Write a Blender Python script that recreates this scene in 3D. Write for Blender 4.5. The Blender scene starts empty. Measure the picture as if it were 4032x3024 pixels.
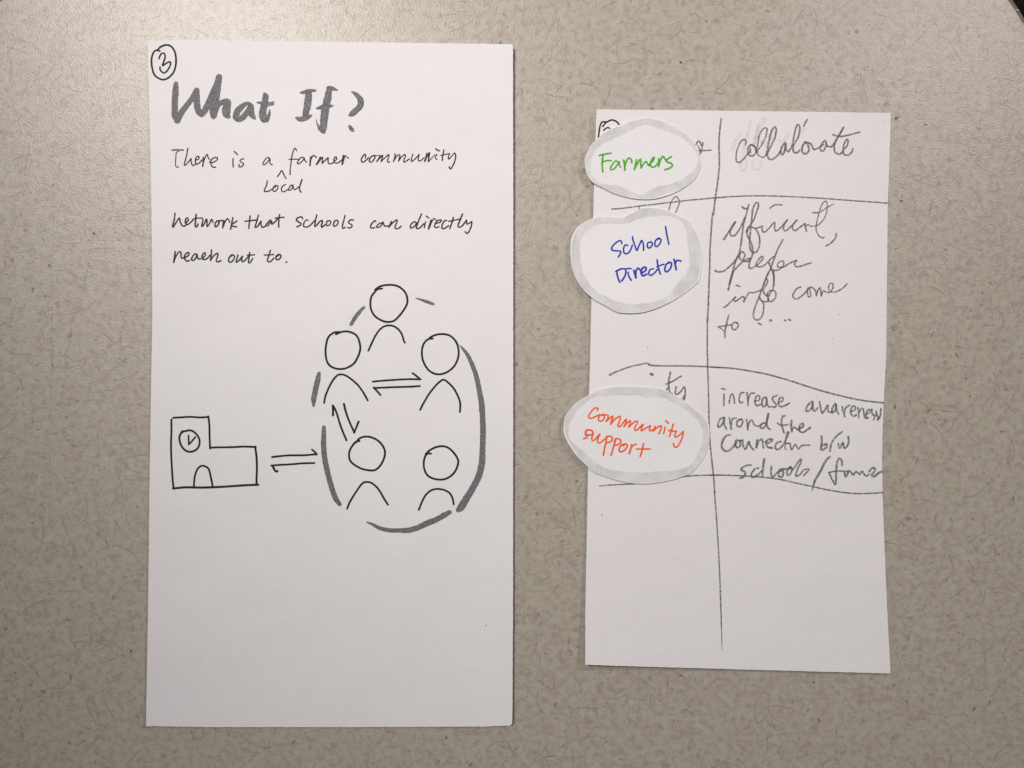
import bpy, bmesh, math, random
from mathutils import Vector
from mathutils.geometry import tessellate_polygon

# ============================ camera, world, lamps, exposure ============================
SC = bpy.context.scene
COL = SC.collection
H = 0.235                                   # camera height above the tabletop, metres
PX = H * 36.0 / 28.0 / 4032.0               # size of one photo pixel on the tabletop
cam_d = bpy.data.cameras.new('camera'); cam = bpy.data.objects.new('camera', cam_d); COL.objects.link(cam)
cam_d.sensor_width = 36.0; cam_d.lens = 28.0; cam_d.clip_start = 0.005; cam_d.clip_end = 20.0
cam.location = (0, 0, H); cam.rotation_euler = (0, 0, 0)
SC.camera = cam

world = bpy.data.worlds.new('World'); SC.world = world; world.use_nodes = True
bg = world.node_tree.nodes['Background']
bg.inputs['Color'].default_value = (1.0, 0.955, 0.945, 1); bg.inputs['Strength'].default_value = 0.12

def lamp(name, loc, target, size, watts, col):
    d = bpy.data.lights.new(name, 'AREA'); d.shape = 'DISK'; d.size = size; d.energy = watts; d.color = col
    o = bpy.data.objects.new(name, d); COL.objects.link(o); o.location = loc
    o.rotation_euler = (Vector(target) - Vector(loc)).to_track_quat('-Z', 'Y').to_euler()
    return o
def spot_lamp(name, loc, target, radius, watts, cone, col):
    d = bpy.data.lights.new(name, 'SPOT'); d.energy = watts; d.color = col; d.shadow_soft_size = radius
    d.spot_size = math.radians(cone); d.spot_blend = 1.0
    o = bpy.data.objects.new(name, d); COL.objects.link(o); o.location = loc
    o.rotation_euler = (Vector(target) - Vector(loc)).to_track_quat('-Z', 'Y').to_euler()
    return o
spot_lamp('ceiling_lamp', (-0.62, 0.72, 1.60), (0.012, 0.008, 0), 0.13, 80.0, 19.0, (1.0, 0.945, 0.918))
lamp('ceiling_lamp', (0.43, 0.36, 0.50), (0.03, 0.08, 0), 0.06, 1.35, (1.0, 0.915, 0.905))
spot_lamp('desk_spot', (-0.213, 0.276, 0.36), (-0.05, 0.15, 0), 0.04, 3.0, 54.0, (1.0, 0.925, 0.88))

vs = SC.view_settings
vs.view_transform = 'Standard'; vs.look = 'None'; vs.exposure = 0.0; vs.gamma = 1.0; vs.use_curve_mapping = False
SC.cycles.use_denoising = False

R = random.Random(7)
# ---- tracing frames: (origin x, origin y, scale) of the sheet drawing -------------------
FR = {'A0': (560, 140, 4.148), 'A1': (1060, 260, 4.148), 'A2': (980, 330, 8.295), 'B0': (660, 570, 5.53), 'B1': (1020, 560, 5.53),
      'B2': (1400, 560, 5.267), 'C0': (660, 820, 4.809), 'C1': (1120, 820, 5.821), 'C2': (1440, 820, 5.027), 'D0': (1220, 1090, 3.072),
      'D1': (1220, 1590, 3.072), 'D2': (640, 1590, 3.3515), 'FS': (0, 0, 1.0)}
LEFT = [
 ('page_number', 'marker', [
  ('A0', 31, '287,252 230,240 188,272 158,350 152,440 165,540 195,635 255,690 330,720 400,705 460,662 510,600 540,520 552,420 545,320 520,240 480,185 420,155 350,162 290,192 250,238'),
  ('A0', 28, '275,378 287,335 315,295 350,287 372,315 370,370 350,430 330,492 385,458 440,430 463,442 456,490 425,550 390,592 348,610 308,582 290,548 292,515')]),
 ('heading_lettering', 'brush', [
  ('A0', 105, '552,790,80 545,900 532,1050 530,1200 535,1310,110 570,1380,100'),
  ('A0', 100, '572,1385,110 620,1290,105 690,1190,95 760,1100,90 825,1010,90 870,930,100 888,900,100'),
  ('A0', 108, '888,895,95 888,1000 890,1090 905,1190 930,1250 972,1285,100'),
  ('A0', 105, '968,1288,90 1010,1240 1060,1150 1110,1040 1170,900,100 1225,770,90 1250,690,90'),
  ('A0', 118, '1255,680,105 1235,800 1210,920,130 1185,1050,150 1170,1150,150 1165,1250,135 1165,1310,110'),
  ('A0', 90, '1150,1120,160 1140,1050,100 1170,940,90'),
  ('A0', 100, '1200,1220,90 1240,1140,80 1310,1090,90 1390,1075,100 1398,1110,110 1372,1210,140 1380,1290,130 1405,1320,80'),
  ('A0', 85, '1780,1140,60 1740,1110,60 1680,1120,75 1605,1180,100 1545,1260,110 1535,1340,105 1590,1370,90 1660,1320,100 1725,1230,90 1775,1150,80'),
  ('A0', 100, '1770,1160,110 1775,1240,110 1800,1310,90 1835,1350,50 1855,1365,15'),
  ('A1', 60, '505,435,25 560,430,60 630,415,75 700,402,55 752,402,40'),
  ('A1', 118, '648,435,95 638,520,118 625,640,124 605,740,108 597,810,108'),
  ('A1', 80, '445,845,45 490,865,80 560,860,90 620,840,80 670,815,50 697,800,20'),
  ('A1', 118, '985,375,80 965,470,118 938,600,125 908,770,130 890,930,120 885,1040,100 895,1080,55'),
  ('A1', 60, '965,360,70 1020,365,75 1070,380,55 1108,393,30'),
  ('A1', 60, '880,1060,90 830,1020,70 800,975,40 780,930,22 765,870,8'),
  ('A1', 70, '770,692,25 810,685,55 900,668,95 980,655,70 1050,645,12'),
  ('A1', 90, '1345,415,20 1400,450,60 1460,505,84 1495,570,100 1495,630,100 1450,695,100 1390,750,100 1345,785,85 1318,800,50')]),
 ('note_text', 'pen', [
  # There is a
  ('B0', 28, '95,117 200,112 340,115'), ('B0', 20, '245,147 190,168 178,300 170,400 180,470 205,492 240,475'),
  ('B0', 26, '438,75 415,220 385,340 362,430 380,450 430,400 485,330 512,295 510,350 530,430 560,450 610,420'),
  ('B0', 26, '600,330 660,320 685,270 655,250 615,290 605,360 625,420 680,405 745,330'),
  ('B0', 30, '778,275 772,380 764,470'), ('B0', 24, '775,400 800,320 855,205 880,270 912,325'),
  ('B0', 26, '915,380 980,388 1060,340 1090,295 1040,275 970,310 935,370 945,430 980,480 1045,492'),
  ('B0', 26, '1425,297 1422,390 1428,485'), ('B0', 28, '1450,148 1490,180 1520,218'),
  ('B0', 26, '1657,305 1600,320 1575,355 1610,385 1650,410 1635,455 1580,485 1550,465 1555,430'),
  ('B1', 24, '240,390 205,330 160,350 110,410 82,470 110,490 160,455 215,385 235,345 232,400 245,470 290,488'),
  # farmer
  ('B1', 24, '815,185 790,130 760,160 730,240 710,340 695,450 680,570'), ('B1', 26, '676,600 675,700'), ('B1', 22, '650,373 730,370 850,368'),
  ('B1', 24, '985,345 935,325 880,365 838,430 845,470 890,455 950,400 985,350 995,400 1035,435'),
  ('B1', 32, '1128,320 1115,420 1107,508'), ('B1', 28, '1135,360 1165,305 1200,290 1245,330'),
  ('B1', 28, '1245,485 1290,410 1335,325'), ('B1', 26, '1262,480 1320,400 1380,325 1378,390 1370,460'), ('B1', 26, '1375,460 1430,400 1505,335 1500,400 1515,460 1560,470 1625,440'),
  ('B1', 26, '1630,410 1680,380 1690,330 1660,318 1630,370 1635,430 1690,455 1760,420 1810,380'),
  ('B1', 30, '1833,290 1822,390 1808,485'), ('B1', 22, '1822,470 1845,380 1870,290 1910,325 1950,347'),
  # community
  ('B2', 26, '200,320 210,270 190,248 150,290 118,350 125,400 160,410 215,375 265,320'),
  ('B2', 26, '320,300 290,350 285,400 330,410 380,360 405,300 395,275 350,285 325,300'), ('B2', 26, '330,295 385,272 400,280'), ('B2', 18, '400,275 440,275 500,275'),
  ('B2', 26, '510,280 480,340 440,400'), ('B2', 26, '440,400 500,330 560,270 550,330 530,400'), ('B2', 24, '530,400 600,330 690,255 680,320 660,390 680,418 705,405'),
  ('B2', 26, '820,240 815,310 785,400'), ('B2', 24, '790,390 840,310 890,260 920,270 905,340 890,395'), ('B2', 24, '890,390 950,310 1020,255 1035,290 1000,370 1005,415 1050,390 1110,350'),
  ('B2', 24, '1190,250 1160,330 1160,400 1210,370 1270,310 1320,250 1300,330 1310,385 1360,375 1420,320'),
  ('B2', 28, '1478,230 1458,310 1430,400'), ('B2', 30, '1440,380 1480,300 1535,215 1520,300 1510,400'), ('B2', 18, '1515,405 1580,330 1650,260'),
  ('B2', 22, '1690,250 1660,300 1665,345 1690,355'), ('B2', 28, '1662,138 1700,165 1740,180'),
  ('B2', 26, '1830,160 1810,270 1798,378'), ('B2', 22, '1768,275 1850,255 1950,235'),
  ('B2', 22, '1950,240 1925,300 1930,350 1970,315 2055,220'), ('B2', 26, '2050,225 2075,260 2070,350 2035,450 1985,540 1960,550 1940,510'),
  # caret Local
  ('B1', 26, '400,745 450,680 495,617 540,710 585,788'),
  ('B1', 26, '178,838 165,930 130,1010 112,1060 150,1075 220,1060 290,1020'),
  ('B1', 24, '345,985 375,945 412,950 405,1010 365,1060 320,1070 300,1020 330,960 370,940'),
  ('B1', 24, '575,920 520,950 485,1010 500,1070 550,1075 620,1030'), ('B1', 24, '720,940 700,930 655,990 640,1040 680,1045 725,990 740,925 745,990 780,1030 860,970'),
  ('B1', 28, '935,808 905,900 880,990 885,1050 915,1088'),
  # network that
  ('C0', 26, '140,92 130,190 110,270 90,350 110,350 160,270 220,185 235,250 270,320 310,340 350,310'),
  ('C0', 26, '330,275 385,235 385,185 355,185 335,240 360,300 410,290 480,220'), ('C0', 28, '540,115 530,220 520,320 545,355 575,300'), ('C0', 24, '475,215 540,190 650,185'),
  ('C0', 26, '655,190 670,230 645,345 690,300 735,205 745,270 745,345 790,300 830,210 860,270'),
  ('C0', 28, '935,240 900,290 900,350 945,330 975,260 950,240 1000,235 1050,235'), ('C0', 30, '1065,240 1050,300 1045,370'), ('C0', 24, '1060,330 1090,250 1135,195 1175,265'),
  ('C0', 28, '1235,180 1215,280 1193,395'), ('C0', 26, '1315,240 1260,275 1210,315 1250,345 1305,348'),
  ('C0', 26, '1562,145 1550,260 1537,380'), ('C0', 26, '1465,248 1560,235 1685,222'),
  ('C0', 26, '1718,128 1690,240 1655,355 1700,345 1770,245 1765,310 1795,360 1850,340'), ('C0', 26, '1975,260 1945,220 1900,270 1860,320 1900,330 1960,250 1975,300 2040,250 2080,200'),
  ('C0', 26, '2120,118 2105,240 2102,355'), ('C0', 26, '2040,185 2110,178 2200,170'),
  # schools
  ('C1', 32, '415,240 395,200 350,200 290,230 275,270 320,310 375,345 370,385 330,405 285,425'),
  ('C1', 30, '540,275 490,275 445,340 440,410 490,430 560,410 630,350 690,280'), ('C1', 32, '740,150 715,260 695,410 730,400 800,310 865,280 870,320 845,400 860,435 930,380'),
  ('C1', 28, '975,290 960,370 985,405 1040,370 1060,310 1030,285 985,300'), ('C1', 30, '1150,295 1120,370 1135,410 1190,395 1230,330 1215,280 1170,280 1140,320'),
  ('C1', 30, '1390,165 1355,290 1325,430 1350,460 1390,435'), ('C1', 30, '1578,272 1530,262 1475,300 1480,345 1545,380 1540,420 1500,450 1450,445'),
  # can directly
  ('C2', 26, '200,265 180,245 130,290 95,355 105,390 175,385'), ('C2', 24, '330,300 290,295 235,330 210,370 240,380 300,350 340,275'), ('C2', 26, '340,270 375,350 430,350 470,350'),
  ('C2', 30, '505,265 490,310 462,370'), ('C2', 26, '465,365 530,290 610,230 620,265 580,360 595,405 650,395 700,355'),
  ('C2', 26, '985,280 970,265 910,300 880,370 910,390 970,350 1010,290'), ('C2', 28, '1105,115 1055,230 1010,350 1005,395 1060,395 1150,310'), ('C2', 24, '1185,265 1170,330 1160,385'), ('C2', 26, '1197,155 1225,175 1250,190'),
  ('C2', 36, '1295,240 1270,320 1245,405'), ('C2', 22, '1270,370 1300,280 1350,205 1395,240'), ('C2', 26, '1385,300 1470,280 1500,235 1450,235 1390,280 1360,350 1390,385 1450,365'),
  ('C2', 28, '1600,240 1550,260 1510,340 1510,395 1560,400 1640,345'), ('C2', 30, '1735,185 1710,270 1665,400'), ('C2', 24, '1640,258 1740,240 1870,212'),
  ('C2', 28, '1915,115 1870,230 1825,340 1850,375 1910,345 1990,240'), ('C2', 26, '1995,235 2000,310 2040,300 2100,265'), ('C2', 28, '2098,265 2095,330 2060,430 2010,500 1970,465'),
  # reach out to.
  ('C0', 26, '145,820 130,920 115,1025'), ('C0', 26, '120,1010 160,900 225,820 255,850 250,910 275,945 310,935'), ('C0', 28, '320,935 385,900 405,850 370,840 320,900 330,970 370,1000 410,990'),
  ('C0', 26, '560,890 530,860 480,900 450,970 490,985 540,930 555,870 570,950 620,960'), ('C0', 26, '665,940 710,890 705,840 660,880 650,950 700,970 760,940 800,890'),
  ('C0', 28, '830,790 825,890 812,985'), ('C0', 26, '815,980 870,900 940,855 950,900 920,990 950,1015 1010,990'),
  ('C0', 26, '1225,890 1170,930 1155,1000 1200,1020 1255,960 1265,900 1220,880 1175,920'), ('C0', 26, '1330,885 1315,950 1295,1020 1340,1000 1400,930 1420,900 1400,970 1415,1010 1470,980 1530,910'),
  ('C0', 26, '1552,835 1545,930 1530,1015 1560,1030 1610,955'), ('C0', 24, '1510,885 1580,885 1645,880'),
  ('C0', 26, '1945,795 1915,900 1890,980 1910,1015 1960,1000 2010,945'), ('C0', 24, '1830,885 1910,885 2005,875'), ('C0', 26, '2100,890 2050,930 2060,970 2110,965 2145,910 2120,875 2070,890 2050,915'),
  ('C1', 36, '40,1238 48,1228')]),
 ('pen_speck', 'pen', [('FS', 2, '1912,2466 1916,2461')]),
 ('school_drawing', 'marker', [
  ('D2', 26, '140,185 250,178 370,172 500,180 605,172'), ('D2', 27, '603,165 618,280 620,420 628,590'), ('D2', 27, '628,578 740,575 900,572 1080,565 1230,570'),
  ('D2', 28, '1222,565 1240,700 1245,850 1240,1000 1242,1070'), ('D2', 30, '1262,1068 1100,1075 900,1088 700,1100 500,1105 300,1102 140,1118'),
  ('D2', 26, '117,205 117,350 112,520 115,700 125,880 135,1020 145,1115'),
  ('D2', 26, '412,1105 425,960 460,865 510,820 560,825 610,865 640,980 662,1095'),
  ('D2', 27, '255,365 300,360 350,350 400,362 455,410 488,480 482,550 445,605 380,632 320,625 265,580 230,510 222,440 245,385 270,370'),
  ('D2', 24, '342,420 345,480 348,535'), ('D2', 24, '348,535 390,490 432,438')]),
 ('arrow_pair', 'marker', [
  ('D2', 27, '1445,703 1540,692 1680,680 1850,680 1970,670 2035,662'), ('D2', 26, '2030,672 2010,635 1972,605'),
  ('D2', 26, '2003,782 1850,785 1700,798 1560,805 1435,815'), ('D2', 30, '1450,815 1475,865 1500,895 1515,888')]),
 ('arrow_pair', 'marker', [
  ('D0', 24, '762,1268 900,1255 1050,1245 1200,1238 1340,1240'), ('D0', 24, '1335,1238 1290,1200 1243,1165'),
  ('D0', 24, '1330,1322 1180,1330 1000,1335 850,1342 775,1345'), ('D0', 24, '772,1338 815,1385 855,1430')]),
 ('arrow_pair', 'marker', [
  ('D1', 25, '443,442 400,340 360,230 320,100 290,35'), ('D1', 27, '278,20 280,80 280,140'),
  ('D1', 25, '412,0 440,110 480,220 538,345'), ('D1', 25, '535,350 560,290 590,215'), ('D0', 25, '412,1540 425,1600 445,1660')]),
 ('person_drawing', 'marker', [
  ('D0', 25, '872,142 820,150 780,190 745,240 733,310 740,390 775,460 830,508 900,540 960,545 1020,530 1075,480 1130,410 1170,340 1180,280 1165,210 1120,150 1060,112 1000,98 920,100 850,115 790,155'),
  ('D0', 24, '708,893 750,800 790,720 840,645 900,600 960,588 1020,600 1075,640 1115,700 1135,770 1150,795')]),
 ('person_drawing', 'marker', [
  ('D0', 25, '355,668 300,672 240,710 208,770 192,860 192,950 210,1030 250,1080 310,1108 380,1115 450,1100 530,1050 585,960 610,870 600,790 575,725 530,685 460,662 390,665 315,695'),
  ('D0', 24, '172,1525 190,1440 230,1340 280,1250 330,1195 370,1180 430,1192 510,1245 590,1320 650,1405 700,1495')]),
 ('person_drawing', 'marker', [
  ('D0', 25, '1485,748 1440,752 1395,785 1365,840 1355,920 1365,1000 1400,1080 1450,1140 1520,1175 1600,1175 1680,1140 1750,1075 1790,990 1800,910 1785,820 1745,755 1690,710 1620,693 1540,698 1470,725 1430,758'),
  ('D0', 24, '1335,1608 1375,1530 1440,1420 1510,1330 1570,1270 1620,1245 1680,1285 1740,1350 1790,1440 1818,1530 1815,1635')]),
 ('person_drawing', 'marker', [
  ('D1', 25, '600,450 560,458 520,500 485,560 473,620 490,690 550,745 640,790 740,806 800,795 850,750 890,680 908,610 900,545 860,480 800,430 720,400 650,400 600,420 555,470'),
  ('D1', 24, '452,1268 480,1195 530,1110 590,1020 640,960 690,945 750,960 810,1010 860,1080 905,1160 945,1220')]),
 ('person_drawing', 'marker', [
  ('D1', 25, '1465,602 1420,605 1390,650 1378,720 1385,790 1415,855 1470,895 1540,915 1610,915 1680,890 1740,840 1780,770 1795,700 1775,640 1720,570 1660,525 1590,513 1510,530 1440,570 1400,610'),
  ('D1', 24, '1318,1282 1350,1200 1390,1120 1440,1065 1500,1035 1560,1030 1630,1045 1690,1080 1725,1140 1740,1215')]),
 ('brush_arc', 'brush', [('D0', 46, '655,370,35 600,425,46 550,490,50 500,575,44')]),
 ('brush_arc', 'brush', [('D0', 36, '1283,258,14 1340,275,26 1410,300,40 1495,330,32')]),
 ('brush_arc', 'brush', [('D0', 60, '112,1168,42 95,1250,68 65,1380,66 48,1480,66 45,1560,30')]),
 ('brush_arc', 'brush', [('D0', 60, '1808,822,6 1850,870,30 1910,950,48 1970,1080,54 2020,1230,60 2050,1380,62 2075,1520,70 2082,1630,70'),
                         ('D1', 70, '2080,0,70 2090,150,70 2095,350,70 2088,550,72 2080,720,80 2040,880,80 1970,1020,80 1890,1150,85 1830,1250,90 1795,1285,60')]),
 ('brush_arc', 'brush', [('D1', 62, '170,285,50 168,400,62 168,540,66 185,690,66 220,850,66 260,1000,66 310,1140,66 360,1215,50')]),
 ('brush_arc', 'brush', [('D1', 55, '685,1430,12 760,1460,36 850,1505,48 960,1530,52 1080,1532,56 1190,1530,66 1300,1500,66 1420,1445,75 1530,1400,70 1630,1345,66 1690,1312,56')]),
]
LEFT_POLY = [  # outline-filled brush letters
 ('heading_lettering', 'A2', '470,290 560,290 625,345 645,430 640,580 740,590 820,565 810,690 690,725 610,750 580,930 575,1005 610,1000 680,820 710,950 685,1120 630,1240 510,1270 420,1240 350,1130 325,980 360,800 380,680 300,650 245,620 270,580 410,565 440,430'),
 ('heading_lettering', 'A1', '1290,960 1340,975 1375,1020 1388,1070 1340,1070 1310,1040 1288,985'),
]
FR.update({'E0': (2260, 400, 3.687), 'E1': (2780, 420, 2.9105), 'E2': (2220, 760, 3.318), 'E3': (2800, 780, 3.687), 'E4': (2800, 1070, 3.687),
           'E5': (2200, 1400, 3.072), 'E6': (2780, 1400, 2.9105), 'S': (0, 0, 1.0)})
RIGHT = [
 ('page_number', 'marker', [
  ('E0', 24, '355,518 365,440 378,360 395,310 430,292 470,298'), ('E0', 24, '418,360 460,310 520,275 560,268 610,285 640,315 655,335'), ('E0', 22, '432,418 455,395 490,378 515,385 528,402')]),
 ('table_line', 'pencil', [('E0', 27, '2138,245,18 2125,350 2110,500 2105,650 2108,800 2110,950 2095,1100 2070,1280 2045,1450 2025,1640'),
   ('E2', 24, '1945,260 1925,500 1910,750 1905,1000 1895,1250 1880,1660'), ('S', 6.5, '2785,1255 2785,1330 2785,1400'),
   ('E5', 20, '1800,0 1802,150 1808,350 1815,600 1820,850 1830,1050 1850,1250 1872,1450 1888,1660'),
   ('S', 6, '2813,1935 2822,2050 2831,2200 2837,2350 2841,2480,5 2843,2560,2')]),
 ('table_line', 'pencil', [('E0', 22, '555,1560,26 650,1555 820,1535 1000,1510 1300,1475 1600,1440 1900,1410 2200,1385'), ('E1', 17, '120,1045 300,1030 500,1022 700,1022 900,1028 1150,1040 1400,1055 1700,1078 2085,1105')]),
 ('table_line', 'pencil', [('E5', 20, '615,235,26 700,195 850,140 1000,105 1065,92 1110,115,28 1250,125 1450,125 1700,130 1960,145'),
   ('E6', 20, '60,133 250,142 400,160 550,185 700,215 850,255 1000,300 1200,365 1400,425 1600,475 1800,515 2035,542')]),
 ('table_line', 'pencil', [('E5', 17, '495,1578 600,1568 750,1560 920,1552'), ('E5', 20, '1470,1470 1550,1460 1700,1450 1960,1445'),
   ('E6', 18, '40,1370 250,1372 450,1380 650,1395 850,1420 1050,1465 1200,1497 1400,1540 1600,1572 1750,1582 1900,1578 2025,1568')]),
 ('table_writing', 'pencil', [
  # behind the cut-outs
  ('E0', 24, '1770,630 1812,570 1855,640 1870,590 1860,680 1825,770'), ('E0', 20, '1800,640 1830,700 1850,740'), ('E0', 22, '1795,710 1900,712 1990,705'),
  ('E0', 24, '950,1540 945,1578'), ('E0', 20, '1378,1580 1400,1490 1440,1410 1485,1380 1520,1420 1530,1470 1500,1550 1475,1615'),
  # collaborate
  ('E1', 20, '450,440 460,400 435,375 400,400 365,470 345,560 350,625 390,635 440,590 490,520'),
  ('E1', 22, '560,460 515,435 480,480 490,550 530,565 570,530 560,460 520,440'), ('E1', 20, '505,470 510,530'), ('E1', 18, '570,530 590,450 610,330 650,260 685,240 700,270 680,350 630,450 590,510 600,555 650,580 690,555'),
  ('E1', 22, '690,555 710,450 735,330 765,255 790,230 805,270 785,370 740,460 705,530 715,590 755,605 810,570 860,500'),
  ('E1', 24, '905,410 870,460 855,530 880,545 905,490 915,420 915,490 945,515'), ('E1', 22, '945,515 985,450 1010,330 1035,230 1060,205 1075,250 1055,350 1005,440 1000,510 1040,530 1075,500'),
  ('E1', 22, '1160,150 1140,180 1120,220'), ('E1', 24, '1130,410 1105,460 1105,520 1140,540 1180,500 1165,430 1130,405 1200,425 1225,480 1245,490'), ('E1', 18, '1245,490 1290,470 1350,430'),
  ('E1', 20, '1365,385 1325,430 1310,490 1340,510 1375,450 1375,400 1390,450 1440,460'), ('E1', 22, '1440,460 1500,370 1550,280 1578,232 1550,290 1500,370 1470,450 1480,520 1530,545 1570,510'),
  ('E1', 22, '1455,322 1500,335 1560,338 1650,320 1760,292'), ('E1', 20, '1570,500 1620,440 1625,375 1600,390 1575,460 1580,540 1630,555 1670,520 1682,480'),
  # efficient,
  ('E3', 26, '187,595,34 250,500 310,400 355,340 310,420 275,490 295,545 345,540 400,470 450,380 490,280'),
  ('E3', 30, '450,125 490,155 520,150'), ('E3', 26, '548,95 530,160 500,270 470,390 450,530 430,680 410,800 395,840'),
  ('E3', 26, '520,490 570,390 620,310 660,200 690,100 670,65 635,90 605,170 590,300 575,450 560,600 560,700 585,780'),
  ('E3', 28, '540,420 515,490 545,580 580,650 600,720 605,800 580,870 540,915 490,920 430,890 410,840 430,790 465,785 490,820 470,890'),
  ('E3', 26, '600,425 640,440 670,480 700,560 705,650 685,740 640,790 605,775'),
  ('E3', 24, '640,440 700,425 745,405 740,460 770,495 830,450 920,350 920,430 940,475 1000,440 1060,370 1110,310 1070,370 1050,440 1080,475 1140,430 1250,315 1195,380 1180,440 1220,470 1280,430 1360,370'),
  ('E3', 26, '1362,370 1370,420 1385,480'), ('E3', 20, '1385,400 1410,385 1440,405 1520,405 1590,360 1650,280 1685,170 1680,60 1655,45 1610,90 1580,170 1550,280 1525,400 1530,480 1570,550 1620,580 1640,565'),
  ('E3', 24, '1470,210 1540,212 1600,190 1680,140 1780,85,12'), ('E3', 24, '855,145 910,105 960,95 1030,100'), ('E3', 26, '1815,515 1810,570 1770,625 1720,665 1670,690'),
  # prefer
  ('E3', 26, '60,1052,34 110,1070 190,1055 270,990 340,920 395,840'), ('E3', 30, '395,830 350,930 315,1060 290,1150 265,1253'), ('E4', 30, '320,0 290,110 248,265'),
  ('E3', 26, '325,1060 390,990 450,930 500,900 560,870'), ('E3', 26, '580,870 560,940 550,1000 580,1020 640,990 710,930 755,870 740,845 700,880 660,940 660,985 710,1000 780,970 850,900'),
  ('E3', 26, '1045,600 990,700 940,810 900,920 870,1010 840,1070 800,1160 765,1250'), ('E3', 28, '840,935 860,990 880,1030'),
  ('E3', 24, '850,900 880,870 920,840'), ('E3', 24, '885,1040 940,1050 1000,1030 1050,970 1050,920 1010,915 965,960 975,1000 1050,1000 1130,950 1240,905 1215,950 1230,990 1290,990 1450,940'), ('E3', 26, '880,1040 905,1120 915,1250'),
  ('E4', 26, '905,0 915,90 905,200 895,260'),
  # info come
  ('E4', 28, '365,195 420,212'), ('E4', 26, '185,520 240,480 310,410 360,365 330,400 350,430 400,400 450,365 485,370 475,435'), ('E4', 22, '475,430 510,370 555,300 600,305 660,290 720,265'),
  ('E4', 26, '840,0 800,90 760,190 725,290 690,380 650,480 620,580 615,650 640,690 680,700 730,660 755,590 765,510 755,450 720,400 700,370'),
  ('E4', 26, '810,110 820,140 800,190 760,250 770,310 810,350'), ('E4', 24, '710,400 760,435 830,430'),
  ('E4', 30, '820,310 825,370 830,420'), ('E4', 24, '895,270 840,280 820,340 840,410 880,430 930,380 940,310 905,270 860,300 850,350'),
  ('E4', 26, '1300,222 1250,240 1205,300 1185,350 1215,390 1260,390 1340,330 1400,260'), ('E4', 24, '1440,235 1405,240 1400,300 1415,360 1445,350 1440,290 1425,230 1480,235 1520,290 1528,345'),
  ('E4', 26, '1528,345 1550,270 1580,235 1595,290 1600,350'), ('E4', 22, '1600,350 1625,280 1660,290 1720,300 1765,240 1770,180 1745,165 1710,200 1710,260 1750,295 1830,285 1920,230 1975,175'),
  # to ....
  ('E4', 26, '255,630 230,730 205,850 200,950'), ('E4', 26, '105,800 200,785 290,770'), ('E4', 18, '110,805 150,830 185,860'), ('E4', 24, '380,740 340,735 305,780 310,830 350,840 390,800 390,755 350,735'),
  ('E4', 30, '690,748 725,764'), ('E4', 38, '858,704 870,711'), ('E4', 28, '1066,704 1080,711'), ('E4', 28, '1122,692 1150,704'),
  # ty
  ('E5', 34, '1112,222 1135,232'), ('E5', 24, '1352,200 1335,280 1330,370 1345,440 1375,470'), ('E5', 22, '1300,345 1380,310 1480,248'), ('E5', 18, '1300,420 1335,375'),
  ('E5', 22, '1420,380 1410,450 1430,470 1480,430 1515,380 1530,420 1525,500 1515,540'), ('E5', 22, '1525,480 1490,530'),
  # increase awareness
  ('E6', 22, '180,378 220,388'), ('E6', 22, '205,445 205,570'), ('E6', 20, '265,545 280,460 300,440 320,480 325,545'), ('E6', 20, '435,425 400,430 380,490 390,540 420,535'), ('E6', 22, '470,425 480,500 482,570'), ('E6', 20, '485,500 510,440 555,430'),
  ('E6', 20, '560,520 610,510 610,460 575,470 560,540 590,575 620,560'), ('E6', 22, '690,480 655,490 640,560 665,590 695,540 690,480 705,570 730,590'), ('E6', 22, '815,455 765,480 770,520 805,560 790,590 755,585'), ('E6', 22, '830,540 875,520 880,480 845,490 830,560 860,585 910,570 955,545'),
  ('E6', 22, '1220,525 1175,560 1145,620 1160,640 1205,610 1225,540 1225,610 1245,635 1280,600'), ('E6', 22, '1300,530 1315,600 1330,660 1370,610 1395,570 1400,640 1440,650'), ('E6', 24, '1480,550 1450,600 1445,655 1480,630 1490,560 1500,630 1520,670'),
  ('E6', 22, '1560,585 1570,640 1590,700'), ('E6', 22, '1585,660 1600,600 1645,570'), ('E6', 22, '1660,640 1710,620 1705,580 1675,590 1655,650 1690,695 1720,680'), ('E6', 22, '1740,600 1750,660 1750,710'), ('E6', 20, '1750,660 1775,610 1800,610 1810,660 1820,710 1840,720'),
  ('E6', 20, '1830,670 1880,650 1870,615 1845,640 1835,700 1860,715'), ('E6', 22, '1900,615 1905,670 1935,690 1920,735'), ('E6', 22, '1950,640 1960,690 1975,700 1965,740 1995,700 2005,610'),
  # around the
  ('E6', 22, '200,710 160,730 135,800 150,820 190,780 210,710 210,790 235,840'), ('E6', 22, '265,715 280,780 290,840'), ('E6', 20, '290,790 300,730 345,715'), ('E6', 22, '400,730 360,750 355,800 390,815 420,770 410,730 375,740'),
  ('E6', 22, '465,735 475,790 480,850'), ('E6', 20, '480,820 500,760 530,740 550,790 590,810 640,790'), ('E6', 22, '690,770 640,780 620,820 660,830 695,770 715,660 695,760 705,820 735,845'),
  ('E6', 22, '905,690 875,700 865,780 880,840 895,885'), ('E6', 22, '820,775 860,800 940,790'), ('E6', 26, '980,745 975,810 985,870'), ('E6', 20, '985,850 1010,820 1050,850'), ('E6', 24, '1050,845 1110,815 1110,780 1075,800 1070,860 1110,880 1150,860 1195,825'),
  # connection b/w
  ('E6', 26, '275,910 230,920 190,980 180,1040 205,1085 250,1095 300,1060 350,1000'), ('E6', 24, '390,980 350,970 335,1020 360,1055 395,1030 390,980 420,970'), ('E6', 22, '415,970 430,1040 455,1070 490,985 510,1040 545,1080'), ('E6', 22, '585,965 575,1060 600,990 640,960 650,1010 660,1060'),
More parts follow.
